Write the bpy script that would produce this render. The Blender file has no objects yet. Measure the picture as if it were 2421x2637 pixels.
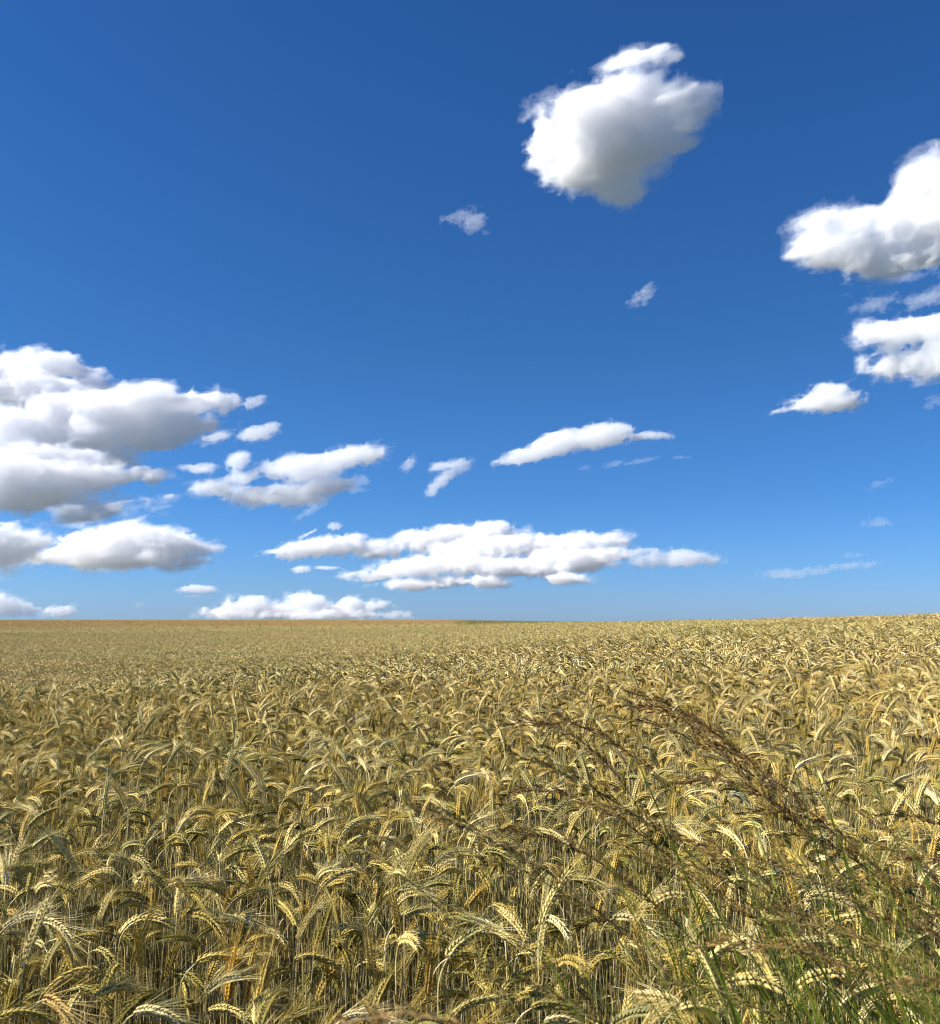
import bpy, math, random
import numpy as np
from mathutils import Vector, Matrix

random.seed(7)
RNG = np.random.default_rng(11)
SC = bpy.context.scene
COL = SC.collection

# ------------------------------------------------------------------ camera
PW, PH, FPX = 2421.0, 2637.0, 2600.0       # photo size and focal length in photo pixels
HORIZON = 1597.0                            # row of eye level
PITCH = math.atan((HORIZON - PH / 2) / FPX)
EYE = 1.69
cam_d = bpy.data.cameras.new('camera')
cam = bpy.data.objects.new('camera', cam_d); COL.objects.link(cam)
cam.location = (0, 0, EYE)
cam.rotation_euler = (math.pi / 2 + PITCH, 0, 0)
cam_d.sensor_fit = 'HORIZONTAL'; cam_d.sensor_width = 36
cam_d.lens = FPX / PW * 36
cam_d.clip_start = 0.05; cam_d.clip_end = 60000
cam_d.dof.use_dof = True
cam_d.dof.focus_distance = 5.0
cam_d.dof.aperture_fstop = cam_d.lens / 3.6
SC.camera = cam

# ------------------------------------------------------------------ sky, sun, exposure
SUN_EL, SUN_AZ = math.radians(35), math.radians(-93)   # azimuth from +Y (view), negative = left
w = bpy.data.worlds.new('World'); SC.world = w; w.use_nodes = True
nt = w.node_tree; nt.nodes.clear()
sky = nt.nodes.new('ShaderNodeTexSky'); sky.sky_type = 'NISHITA'
sky.sun_disc = False; sky.sun_elevation = SUN_EL; sky.sun_rotation = SUN_AZ
sky.altitude = 300; sky.air_density = 1.0; sky.dust_density = 0.25; sky.ozone_density = 3.0
# the clean, deep blue of this day: the sky's colour corrected by height above the horizon
tc = nt.nodes.new('ShaderNodeTexCoord'); sx = nt.nodes.new('ShaderNodeSeparateXYZ')
rp = nt.nodes.new('ShaderNodeValToRGB'); SKY = [(0.0, (.46, .74, 1.45)), (.05, (.37, .69, 1.32)), (.12, (.29, .63, 1.14)),
      (.25, (.26, .60, 1.0)), (.42, (.24, .60, 1.04)), (.60, (.22, .60, 1.06))]
for k_, (p_, c_) in enumerate(SKY):
    e_ = rp.color_ramp.elements[k_] if k_ < 2 else rp.color_ramp.elements.new(p_)
    e_.position = p_; e_.color = c_ + (1,)
mu = nt.nodes.new('ShaderNodeMix'); mu.data_type = 'RGBA'; mu.blend_type = 'MULTIPLY'; mu.inputs[0].default_value = 1
bg = nt.nodes.new('ShaderNodeBackground'); bg.inputs[1].default_value = 0.060
out = nt.nodes.new('ShaderNodeOutputWorld')
nt.links.new(tc.outputs['Generated'], sx.inputs[0]); nt.links.new(sx.outputs[2], rp.inputs[0])
nt.links.new(sky.outputs[0], mu.inputs[6]); nt.links.new(rp.outputs[0], mu.inputs[7])
nt.links.new(mu.outputs[2], bg.inputs[0]); nt.links.new(bg.outputs[0], out.inputs[0])

sd = bpy.data.lights.new('sun', 'SUN'); so = bpy.data.objects.new('sun', sd); COL.objects.link(so)
sd.energy = 5.0; sd.angle = math.radians(0.53); sd.color = (1.0, 0.955, 0.88)
S = Vector((math.sin(SUN_AZ) * math.cos(SUN_EL), math.cos(SUN_AZ) * math.cos(SUN_EL), math.sin(SUN_EL)))
so.rotation_euler = S.to_track_quat('Z', 'Y').to_euler()
so.location = (-20, -10, 30)

SC.view_settings.view_transform = 'Standard'; SC.view_settings.look = 'None'
SC.view_settings.exposure = 0.88; SC.view_settings.gamma = 1.0
cy = SC.cycles
cy.max_bounces = 32; cy.diffuse_bounces = 1; cy.filter_width = 1.1; cy.glossy_bounces = 2; cy.transmission_bounces = 3
cy.volume_bounces = 20; cy.transparent_max_bounces = 16
cy.use_denoising = True; cy.sample_clamp_indirect = 8
cy.caustics_reflective = False; cy.caustics_refractive = False

# ------------------------------------------------------------------ helpers
def ray(px, py):
    """unit direction in the world of a photo pixel"""
    v = Vector(((px - PW / 2) / FPX, 1.0, (PH / 2 - py) / FPX))
    c, s = math.cos(PITCH), math.sin(PITCH)
    v = Vector((v.x, v.y * c - v.z * s, v.y * s + v.z * c))
    return v.normalized()

def at(px, py, y):
    r = ray(px, py)
    return Vector((0, 0, EYE)) + r * (y / r.y)

def tag(o, label=None, cat=None, group=None, kind=None):
    if label: o['label'] = label
    if cat: o['category'] = cat
    if group: o['group'] = group
    if kind: o['kind'] = kind
    return o

def empty(name, loc=(0, 0, 0), rz=0):
    o = bpy.data.objects.new(name, None); COL.objects.link(o)
    o.location = loc; o.rotation_euler = (0, 0, rz); o.empty_display_size = 0.05
    return o

def lin(c): return tuple(c)

class MB:
    """collects quads/tris with a colour per vertex and a material index per face"""
    def __init__(s): s.v = []; s.f = []; s.c = []; s.n = 0; s.m = []
    def add(s, verts, faces, col, mi=0):
        verts = np.asarray(verts, float).reshape(-1, 3)
        col = np.asarray(col, float)
        if col.ndim == 1: col = np.tile(col, (len(verts), 1))
        s.v.append(verts); s.c.append(col)
        for fc in faces: s.f.append(tuple(i + s.n for i in fc))
        s.m += [mi] * len(faces)
        s.n += len(verts)
    def merge(s, o, M=None, shade=None):
        for v, c in zip(o.v, o.c):
            if M is not None: v = v @ M[:3, :3].T + M[:3, 3]
            s.v.append(v); s.c.append(c if shade is None else c * shade)
        s.f += [tuple(i + s.n for i in fc) for fc in o.f]
        s.m += o.m; s.n += o.n
    def mesh(s, name, mats, smooth=False):
        me = bpy.data.meshes.new(name)
        V = np.concatenate(s.v); C = np.concatenate(s.c)
        me.from_pydata(V.tolist(), [], s.f)
        for m in mats: me.materials.append(m)
        me.polygons.foreach_set('material_index', s.m)
        ca = me.color_attributes.new('tint', 'FLOAT_COLOR', 'POINT')
        ca.data.foreach_set('color', np.concatenate([C, np.ones((len(C), 1))], 1).ravel())
        if smooth: me.polygons.foreach_set('use_smooth', [True] * len(me.polygons))
        me.update()
        return me

def obj(name, me, parent=None):
    o = bpy.data.objects.new(name, me); COL.objects.link(o)
    if parent: o.parent = parent
    return o

# ------------------------------------------------------------------ terrain (height of the crop's top against eye level)
DN = [1, 3, 6, 9, 11, 14, 18, 25, 35, 45, 60, 80, 110, 150, 220, 330, 430, 900, 2500, 9000]
TZ = {
 -0.50: [-.85, -.85, -.83, -.78, -.82, -1.12, -1.50, -1.85, -2.02, -2.15, -2.2, -2.2, -2.05, -1.75, -1.05, 0.0, 0.1, -12, -40, -120],
 -0.25: [-.85, -.85, -.83, -.79, -.76, -0.85, -1.10, -1.50, -1.75, -1.85, -1.9, -1.9, -1.8, -1.5, -0.85, 0.0, 0.0, -12, -40, -120],
 0.00: [-.85, -.85, -.82, -.78, -.74, -0.67, -0.60, -0.84, -1.12, -1.25, -1.33, -1.35, -1.2, -.95, -0.35, .02, -.1, -12, -40, -120],
  0.12: [-.85, -.85, -.81, -.74, -.69, -0.60, -0.52, -0.62, -0.80, -0.86, -0.85, -.62, -.28, .04, -.02, -.3, -.9, -12, -40, -120],
  0.25: [-.85, -.84, -.79, -.70, -.63, -0.52, -0.43, -0.42, -0.38, -0.26, -0.08, 0.08, .10, -.3, -2, -5, -9, -20, -50, -120],
  0.50: [-.85, -.83, -.75, -.60, -.50, -0.36, -0.23, -0.10, 0.06, 0.26, 0.30, .1, -.5, -2, -4, -7, -10, -20, -50, -120]}
DN = [d * .87 for d in DN]; TZ = {u: [z * .87 for z in r] for u, r in TZ.items()}
LD = np.linspace(0, math.log(9000), 500)
UG = np.linspace(-0.6, 0.6, 61)
_t = np.array([np.interp(LD, np.log(DN), TZ[u]) for u in sorted(TZ)])
_t = np.array([[np.interp(u, sorted(TZ), _t[:, i]) for i in range(500)] for u in UG])
k = np.exp(-0.5 * (np.arange(-12, 13) / 4.0) ** 2); k /= k.sum()
_t = np.array([np.convolve(np.pad(r, 12, 'edge'), k, 'valid') for r in _t])
_t = np.array([np.convolve(np.pad(c, 12, 'edge'), k, 'valid') for c in _t.T]).T
CROP = 0.95
def top_z(x, y):
    """height of the crop's top above eye level at x, y"""
    x = np.asarray(x, float); y = np.asarray(y, float)
    yy = np.maximum(y, 1.0); u = np.clip(x / np.maximum(yy, 3.0), -0.6, 0.6)
    a = np.log(yy) / LD[-1] * 499; b = (u + 0.6) / 1.2 * 60
    a = np.clip(a, 0, 498.999); b = np.clip(b, 0, 59.999)
    i = a.astype(int); j = b.astype(int); a = a - i; b = b - j
    z = (_t[j, i] * (1 - a) + _t[j, i + 1] * a) * (1 - b) + (_t[j + 1, i] * (1 - a) + _t[j + 1, i + 1] * a) * b
    return z + 0.035 * np.sin(x * .9 + y * .35) * np.sin(y * .6 - x * .2) * np.clip(y / 6, 0, 1)
def ground_z(x, y): return EYE + top_z(x, y) - CROP

# ------------------------------------------------------------------ materials
def new_mat(name):
    m = bpy.data.materials.new(name); m.use_nodes = True
    m.node_tree.nodes.clear(); return m, m.node_tree.nodes, m.node_tree.links

def plant_mat(name, rough, transl, spec=0.3, plots=False, rand=1.0):
    m, N, L = new_mat(name)
    o = N.new('ShaderNodeOutputMaterial')
    at_ = N.new('ShaderNodeAttribute'); at_.attribute_name = 'tint'
    oi = N.new('ShaderNodeObjectInfo')
    rp = N.new('ShaderNodeValToRGB'); e = rp.color_ramp.elements
    e[0].position = 0; e[0].color = (0.42, 0.44, 0.32, 1)
    e[1].position = 1; e[1].color = (1.18, 1.14, 1.08, 1)
    x = e.new(0.35); x.color = (0.84, 0.86, 0.76, 1)
    x = e.new(0.75); x.color = (1.10, 1.0, 0.84, 1)
    L.new(oi.outputs['Random'], rp.inputs[0])
    mx = N.new('ShaderNodeMix'); mx.data_type = 'RGBA'; mx.blend_type = 'MULTIPLY'; mx.inputs[0].default_value = rand
    L.new(at_.outputs['Color'], mx.inputs[6]); L.new(rp.outputs[0], mx.inputs[7])
    # slow change of ripeness over the field
    g = N.new('ShaderNodeNewGeometry')
    nz = N.new('ShaderNodeTexNoise'); nz.inputs['Scale'].default_value = 0.09; nz.inputs['Detail'].default_value = 3
    L.new(g.outputs['Position'], nz.inputs['Vector'])
    r2 = N.new('ShaderNodeValToRGB'); e = r2.color_ramp.elements
    e[0].position = 0.35; e[0].color = (0.96, 0.985, 0.85, 1); e[1].position = 0.65; e[1].color = (1.07, 1.0, 0.93, 1)
    L.new(nz.outputs[0], r2.inputs[0])
    m2 = N.new('ShaderNodeMix'); m2.data_type = 'RGBA'; m2.blend_type = 'MULTIPLY'; m2.inputs[0].default_value = 1
    L.new(mx.outputs[2], m2.inputs[6]); L.new(r2.outputs[0], m2.inputs[7])
    colour = m2.outputs[2]
    if plots:
        # a redder plot far off on the left, and a greener strip beyond it
        sx = N.new('ShaderNodeSeparateXYZ'); L.new(g.outputs['Position'], sx.inputs[0])
        n3 = N.new('ShaderNodeTexNoise'); n3.inputs['Scale'].default_value = 0.03; L.new(g.outputs['Position'], n3.inputs['Vector'])
        def mth(op, a, b=None, c=None):
            q = N.new('ShaderNodeMath'); q.operation = op
            for i_, v_ in enumerate((a, b, c)):
                if v_ is None: continue
                if isinstance(v_, (int, float)): q.inputs[i_].default_value = v_
                else: L.new(v_, q.inputs[i_])
            return q.outputs[0]
        def band(v, a, b, s_):   # 1 between a and b
            p = N.new('ShaderNodeMapRange'); L.new(v, p.inputs[0]); p.inputs[1].default_value = a; p.inputs[2].default_value = a + s_
            q = N.new('ShaderNodeMapRange'); L.new(v, q.inputs[0]); q.inputs[1].default_value = b; q.inputs[2].default_value = b + s_
            return mth('SUBTRACT', p.outputs[0], q.outputs[0])
        yy = mth('ADD', sx.outputs[1], mth('MULTIPLY', mth('SUBTRACT', n3.outputs[0], 0.5), 60))
        red = mth('MULTIPLY', band(yy, 145, 262, 20), band(mth('SUBTRACT', sx.outputs[0], mth('MULTIPLY', sx.outputs[1], 0.04)), -900, 0, 12))
        m3 = N.new('ShaderNodeMix'); m3.data_type = 'RGBA'; m3.blend_type = 'MULTIPLY'
        L.new(mth('MULTIPLY', red, 0.9), m3.inputs[0]); L.new(colour, m3.inputs[6]); m3.inputs[7].default_value = (0.98, 0.80, 0.78, 1)
        grn = mth('MULTIPLY', band(sx.outputs[1], 125, 350, 15), band(mth('DIVIDE', sx.outputs[0], sx.outputs[1]), -0.02, 0.13, 0.02))
        m4 = N.new('ShaderNodeMix'); m4.data_type = 'RGBA'; m4.blend_type = 'MULTIPLY'
        L.new(mth('MULTIPLY', grn, 0.9), m4.inputs[0]); L.new(m3.outputs[2], m4.inputs[6]); m4.inputs[7].default_value = (0.5, 0.62, 0.5, 1)
        colour = m4.outputs[2]
    p = N.new('ShaderNodeBsdfPrincipled'); p.inputs['Roughness'].default_value = rough
    p.inputs['Specular IOR Level'].default_value = spec
    L.new(colour, p.inputs['Base Color'])
    if transl > 0:
        t = N.new('ShaderNodeBsdfTranslucent'); L.new(colour, t.inputs[0])
        ms = N.new('ShaderNodeMixShader'); ms.inputs[0].default_value = transl
        L.new(p.outputs[0], ms.inputs[1]); L.new(t.outputs[0], ms.inputs[2]); L.new(ms.outputs[0], o.inputs[0])
    else: L.new(p.outputs[0], o.inputs[0])
    return m

M_EAR = plant_mat('ripening_ear', 0.6, 0.05, 0.12, plots=True)
M_AWN = plant_mat('awn', 0.5, 0.25, 0.15)
M_STEM = plant_mat('straw_stem', 0.42, 0.05, 0.3)
M_LEAF = plant_mat('dry_leaf', 0.5, 0.40, 0.2)
MATS = [M_EAR, M_AWN, M_STEM, M_LEAF]
MATS_FAR = [plant_mat('distant_' + a_, b_, c_, d_, True, .12) for a_, b_, c_, d_ in (('ear', .6, .05, .12), ('awn', .5, .25, .15), ('straw', .45, .05, .2), ('leaf', .5, .4, .2))]
M_GSTEM = plant_mat('grass_culm', 0.45, 0.15, 0.2)
M_GHEAD = plant_mat('grass_head', 0.6, 0.3, 0.06)
M_GLEAF = plant_mat('grass_leaf', 0.45, 0.40, 0.2)

def soil_mat():
    m, N, L = new_mat('soil')
    o = N.new('ShaderNodeOutputMaterial'); p = N.new('ShaderNodeBsdfPrincipled'); p.inputs['Roughness'].default_value = 0.95
    g = N.new('ShaderNodeNewGeometry')
    n = N.new('ShaderNodeTexNoise'); n.inputs['Scale'].default_value = 9; n.inputs['Detail'].default_value = 8
    L.new(g.outputs['Position'], n.inputs['Vector'])
    r = N.new('ShaderNodeValToRGB'); e = r.color_ramp.elements
    e[0].position = .35; e[0].color = (.045, .032, .018, 1); e[1].position = .7; e[1].color = (.16, .12, .065, 1)
    b = N.new('ShaderNodeBump'); b.inputs['Strength'].default_value = .7; b.inputs['Distance'].default_value = .03
    L.new(n.outputs[0], r.inputs[0]); L.new(n.outputs[0], b.inputs['Height'])
    # beyond the crop: other fields and meadows
    sy = N.new('ShaderNodeSeparateXYZ'); L.new(g.outputs['Position'], sy.inputs[0])
    mr = N.new('ShaderNodeMapRange'); L.new(sy.outputs[1], mr.inputs[0]); mr.inputs[1].default_value = 430; mr.inputs[2].default_value = 520
    n2 = N.new('ShaderNodeTexNoise'); n2.inputs['Scale'].default_value = .006; L.new(g.outputs['Position'], n2.inputs['Vector'])
    r2 = N.new('ShaderNodeValToRGB'); r2.color_ramp.elements[0].color = (.045, .06, .035, 1); r2.color_ramp.elements[1].color = (.10, .10, .065, 1)
    r2.color_ramp.elements[0].position = .4; r2.color_ramp.elements[1].position = .6; L.new(n2.outputs[0], r2.inputs[0])
    mf = N.new('ShaderNodeMix'); mf.data_type = 'RGBA'; L.new(mr.outputs[0], mf.inputs[0]); L.new(r.outputs[0], mf.inputs[6]); L.new(r2.outputs[0], mf.inputs[7])
    L.new(mf.outputs[2], p.inputs['Base Color']); L.new(b.outputs[0], p.inputs['Normal']); L.new(p.outputs[0], o.inputs[0])
    return m
M_SOIL = soil_mat()

# ------------------------------------------------------------------ ground sheet
def build_ground():
    ys = np.concatenate([-np.geomspace(1, 400, 12)[::-1], np.linspace(-.8, 3, 12), np.geomspace(3.3, 9000, 130)])
    us = np.linspace(-1, 1, 81); us = np.sign(us) * np.abs(us) ** 1.6
    V = []
    for y in ys:
        half = max(12, abs(y) * 1.4 + 10)
        xs = us * half
        z = ground_z(xs, np.full_like(xs, y))
        V += [(a, y, b) for a, b in zip(xs, z)]
    n = len(us); F = []
    for j in range(len(ys) - 1):
        for i in range(n - 1):
            F.append((j * n + i, j * n + i + 1, (j + 1) * n + i + 1, (j + 1) * n + i))
    me = bpy.data.meshes.new('ground'); me.from_pydata(V, [], F); me.materials.append(M_SOIL)
    me.polygons.foreach_set('use_smooth', [True] * len(F)); me.update()
    tag(obj('ground', me), kind='structure')
build_ground()

# ------------------------------------------------------------------ barley
def frame(T, ref):
    T = T / np.linalg.norm(T)
    B = np.cross(T, ref); B /= max(np.linalg.norm(B), 1e-6)
    return T, B, np.cross(B, T)

class Spine:
    """culm, neck and ear as one line in the XZ plane, bending towards +X"""
    def __init__(s, H, lean, bend, neck, ear, rng):
        n = 60; s.L = H + neck + ear; s.ear0 = H + neck; s.H = H
        t = np.linspace(0, s.L, n)
        a = np.zeros(n); a += lean * (t / H).clip(0, 1)
        h0 = H - .02
        w_ = np.where(t > h0, (t - h0) / (s.L - h0), 0)
        a += bend * (1 - (1 - w_) ** 1.55)
        wob = rng.normal(0, .04, 2)
        b = wob[0] * np.sin(t / H * 2.2) + wob[1] * (t / H)
        ca = np.cos(a)
        T = np.stack([np.sin(a), np.sin(b) * np.clip(ca, .2, 1), ca * np.cos(b)], 1)
        T /= np.linalg.norm(T, axis=1)[:, None]
        P = np.zeros((n, 3)); P[1:] = np.cumsum((T[1:] + T[:-1]) / 2 * np.diff(t)[:, None], 0)
        s.t = t; s.P = P; s.T = T
    def at(s, t):
        return (np.array([np.interp(t, s.t, s.P[:, i]) for i in range(3)]),
                np.array([np.interp(t, s.t, s.T[:, i]) for i in range(3)]))

def tube(mb, pts, rad, sides, col, mi):
    pts = np.asarray(pts); n = len(pts)
    T = np.gradient(pts, axis=0); V = []
    for i in range(n):
        t, B, Nn = frame(T[i], np.array([.31, .93, .17]))
        for k_ in range(sides):
            a = 2 * math.pi * k_ / sides
            V.append(pts[i] + rad[i] * (B * math.cos(a) + Nn * math.sin(a)))
    F = [(i * sides + k_, i * sides + (k_ + 1) % sides, (i + 1) * sides + (k_ + 1) % sides, (i + 1) * sides + k_)
         for i in range(n - 1) for k_ in range(sides)]
    col = np.asarray(col, float)
    if col.ndim == 2: col = np.repeat(col, sides, 0)
    mb.add(V, F, col, mi)

OCT = [(0, 1, 2), (0, 2, 3), (0, 3, 4), (0, 4, 1), (5, 2, 1), (5, 3, 2), (5, 4, 3), (5, 1, 4)]
def grain(mb, p, d, side, L_, w_, th, col, mi=0):
    d = d / np.linalg.norm(d); s_ = np.cross(d, side); s_ /= max(np.linalg.norm(s_), 1e-6); u = np.cross(s_, d)
    m = p + d * L_ * .38
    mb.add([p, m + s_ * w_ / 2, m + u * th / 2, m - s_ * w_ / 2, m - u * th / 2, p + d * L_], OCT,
           np.array([col * .45, col * .95, col * 1.1, col * .95, col * 1.1, col * 1.15]), mi)  # base darkened: shade of the gaps between grains put into the colour

def ear_mesh(mb, aw, sp, L_, rng, col, awn_len=.085, nodes=13, awn_col=None, fan=1.0):
    """herringbone ear: four ranks of pointed grains; awns go into their own builder"""
    awn_col = col * 1.15 if awn_col is None else awn_col
    phase = rng.uniform(0, math.pi)
    for i in range(nodes):
        for r in range(4):
            f = (i + (.5 if r % 2 else 0)) / nodes
            if f > .97: continue
            P, T = sp.at(sp.ear0 + f * L_)
            T, B, Nn = frame(T, np.array([0, 1, .02]))
            ang = phase + r * math.pi / 2
            side = B * math.cos(ang) + Nn * math.sin(ang)
            env = math.sin(math.pi * min(1, .22 + f * .86)) ** .6
            big = 1.0 if r % 2 == 0 else .8
            gl = .0185 * (.75 + .35 * env) * big
            d = T * math.cos(.40) + side * math.sin(.40) + rng.normal(0, .05, 3)
            p = P + side * .0028
            c = col * rng.uniform(.82, 1.18)
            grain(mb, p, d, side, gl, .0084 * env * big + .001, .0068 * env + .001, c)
            if aw is None or (awn_len < .07 and rng.random() < .3): continue
            tip = p + d / np.linalg.norm(d) * gl * .9
            al = awn_len * rng.uniform(.7, 1.15) * (1 - .35 * f)
            spread = .15 * fan
            d1 = T * 1.0 + side * spread + rng.normal(0, .05, 3)
            g = tip + d1 / np.linalg.norm(d1) * al * .5
            d2 = d1 + side * .10 * fan + np.array([0, 0, -.05]) + rng.normal(0, .05, 3)
            e = g + d2 / np.linalg.norm(d2) * al * .5
            wv = np.cross(d1, rng.normal(0, 1, 3)); wv /= np.linalg.norm(wv)
            wd = .00042
            aw.add([tip - wv * wd, tip + wv * wd, g + wv * wd * .8, g - wv * wd * .8, e],
                   [(0, 1, 2, 3), (3, 2, 4)], np.array([awn_col * .9, awn_col * .9, awn_col, awn_col, awn_col * 1.1]), 1)

def blade(mb, p0, az, L_, wd, rise, droop, rng, col, mi, segs=7, twist=1.0):
    hd = np.array([math.cos(az), math.sin(az), 0]); sd_ = np.array([-math.sin(az), math.cos(az), 0])
    P = np.array(p0, float); a = rise; V = []; tw = rng.uniform(-.5, .5)
    for i in range(segs + 1):
        f = i / segs
        wv = wd * (math.sin(math.pi * min(1, .12 + f * .88)) ** .6) * .5 if f < 1 else .0002
        up = np.cross(hd * math.cos(a) + np.array([0, 0, math.sin(a)]), sd_)
        t_ = tw * f * twist * 3
        s_ = sd_ * math.cos(t_) + up * math.sin(t_)
        V += [P - s_ * wv, P + s_ * wv]
        P = P + (hd * math.cos(a) + np.array([0, 0, math.sin(a)])) * L_ / segs
        a -= droop / segs * (1 + f)
    F = [(2 * i, 2 * i + 1, 2 * i + 3, 2 * i + 2) for i in range(segs)]
    sh = np.repeat(np.linspace(.9, 1.1, segs + 1), 2)[:, None]
    mb.add(V, F, np.asarray(col)[None, :] * sh, mi)

EARC = [np.array(c) for c in [(.62, .48, .17), (.50, .40, .13), (.32, .27, .08), (.68, .55, .22), (.55, .41, .13),
                              (.80, .69, .40), (.38, .29, .095), (.62, .49, .19), (.74, .61, .29)]]
STEMC = [np.array(c) for c in [(.62, .54, .34), (.40, .37, .22), (.72, .63, .40), (.42, .31, .13), (.32, .31, .18)]]
LEAFC = [np.array(c) for c in [(.46, .34, .12), (.55, .30, .05), (.38, .30, .13), (.50, .43, .24), (.14, .22, .04)]]

def make_plant(rng, detail=2, bend=None, H=None, ear=None, earc=None, awn=None, fan=None, n_leaf=None, lean=None):
    """one barley plant as builders (ear, awns, stem, leaves)"""
    if bend is None:
        q = rng.random()
        bend = rng.uniform(.1, .9) if q < .28 else (rng.uniform(1.1, 2.0) if q < .72 else rng.uniform(2.0, 2.9))
    neck = .02 + .022 * min(1, bend / 1.4)
    ear = rng.uniform(.095, .145) if ear is None else ear
    Hn = rng.uniform(.80, .99) if H is None else H
    H = Hn - neck * .5 - (ear * .6 if bend < .8 else .02)
    sp = Spine(H, rng.uniform(-.03, .12) if lean is None else lean, bend, neck, ear, rng)
    E, A, St, Lf = MB(), MB(), MB(), []
    earc = EARC[rng.integers(len(EARC))] if earc is None else np.array(earc)
    stc = STEMC[rng.integers(len(STEMC))] * .6 + earc * .35
    awn = (rng.uniform(.03, .06) if rng.random() < .6 else rng.uniform(.06, .10)) if awn is None else awn
    fan = rng.uniform(.7, 1.5) if fan is None else fan
    if detail == 2:
        ear_mesh(E, A, sp, ear, rng, earc, awn, 13, fan=fan)
        ts = np.concatenate([np.linspace(0, H * .93, 5), np.linspace(H * .95, sp.L * .99, 11)])
        P = [sp.at(t)[0] for t in ts]
        rad = np.interp(ts, [0, H, sp.ear0, sp.L], [.0021, .0014, .0011, .0007])
        cc = np.array([stc * (.25 + .85 * min(1, t / H) ** 1.3) * np.array([1, .9 + .1 * min(1, t / H), .7 + .3 * min(1, t / H)]) for t in ts])  # foot darker: brown dead sheaths, and shade low in the crop painted in
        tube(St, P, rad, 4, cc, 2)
        for nd in (H * rng.uniform(.3, .4), H * rng.uniform(.62, .7)):   # nodes of the straw
            Pn, Tn = sp.at(nd); grain(St, Pn - Tn * .004, Tn, np.array([1, 0, 0.]), .009, .006, .006, stc * .6, 2)
        nl = (rng.random() < .5) + 0 if n_leaf is None else n_leaf
        for i in range(nl):
            t = H * rng.uniform(.3, .8); P0, _ = sp.at(t)
            dry = rng.random() < .9
            LB = MB(); Lf.append(LB)
            lc = LEAFC[rng.integers(4)] if dry else LEAFC[4]
            blade(LB, P0, rng.uniform(0, 6.28), rng.uniform(.09, .19), rng.uniform(.003, .007),
                  rng.uniform(.3, 1.2), rng.uniform(1.2, 3.0), rng, lc, 3)
    else:
        n_e = 4 if detail == 1 else 3
        ts = np.linspace(sp.ear0, sp.L, n_e + 1)
        P = np.array([sp.at(t)[0] for t in ts])
        prof = np.interp(np.linspace(0, 1, n_e + 1), [0, .25, .6, 1], [.35, 1, .85, .25]) * (.0098 if detail == 1 else .0095)
        cc = np.array([earc * rng.uniform(.8, 1.2) for _ in ts])
        tube(E, P, prof, 4 if detail == 1 else 3, cc, 0)
        if detail == 1:
            for i in range(5):
                f = rng.uniform(.3, 1); P0, T0 = sp.at(sp.ear0 + ear * f)
                d = T0 + rng.normal(0, .16, 3); e = P0 + d / np.linalg.norm(d) * awn
                wv = np.cross(d, rng.normal(0, 1, 3)); wv /= np.linalg.norm(wv)
                A.add([P0 - wv * .0016, P0 + wv * .0016, e], [(0, 1, 2)], earc * 1.2, 1)
        else:
            P0, T0 = sp.at(sp.L); wv = np.cross(T0, rng.normal(0, 1, 3)); wv /= np.linalg.norm(wv)
            A.add([P0 - wv * .004, P0 + wv * .004, P0 + T0 * awn], [(0, 1, 2)], earc * 1.1, 1)
        lo = .35 if detail == 1 else .5
        ts = [H * lo, H * .9, sp.ear0 * .985, sp.ear0]
        P = [sp.at(t)[0] for t in ts]
        tube(St, P, [.002, .0018, .0014, .0012], 3, stc, 2)
        if detail == 1 and rng.random() < .25:
            LB = MB(); Lf.append(LB); P0, _ = sp.at(H * rng.uniform(.5, .85))
            blade(LB, P0, rng.uniform(0, 6.28), rng.uniform(.1, .2), .008, rng.uniform(.3, 1.2), rng.uniform(1.2, 3), rng, LEAFC[rng.integers(4)], 3, 3)
    return [E, A, St] + Lf

def rotz(a, s_=1.0, x=0, y=0, z=0):
    c, s = math.cos(a) * s_, math.sin(a) * s_
    return np.array([[c, -s, 0, x], [s, c, 0, y], [0, 0, s_, z], [0, 0, 0, 1.]])

def lean_az(rng, n=None):
    """ears nod every way, rather more of them to the right and to the left than straight away"""
    a = rng.uniform(-math.pi, math.pi, n) if n else rng.uniform(-math.pi, math.pi)
    b = rng.normal(-.5, .8, n) if n else rng.normal(-.5, .8)
    q = rng.random(n) if n else rng.random()
    return np.where(q < .22, b, a) if n else (b if q < .22 else a)

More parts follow.
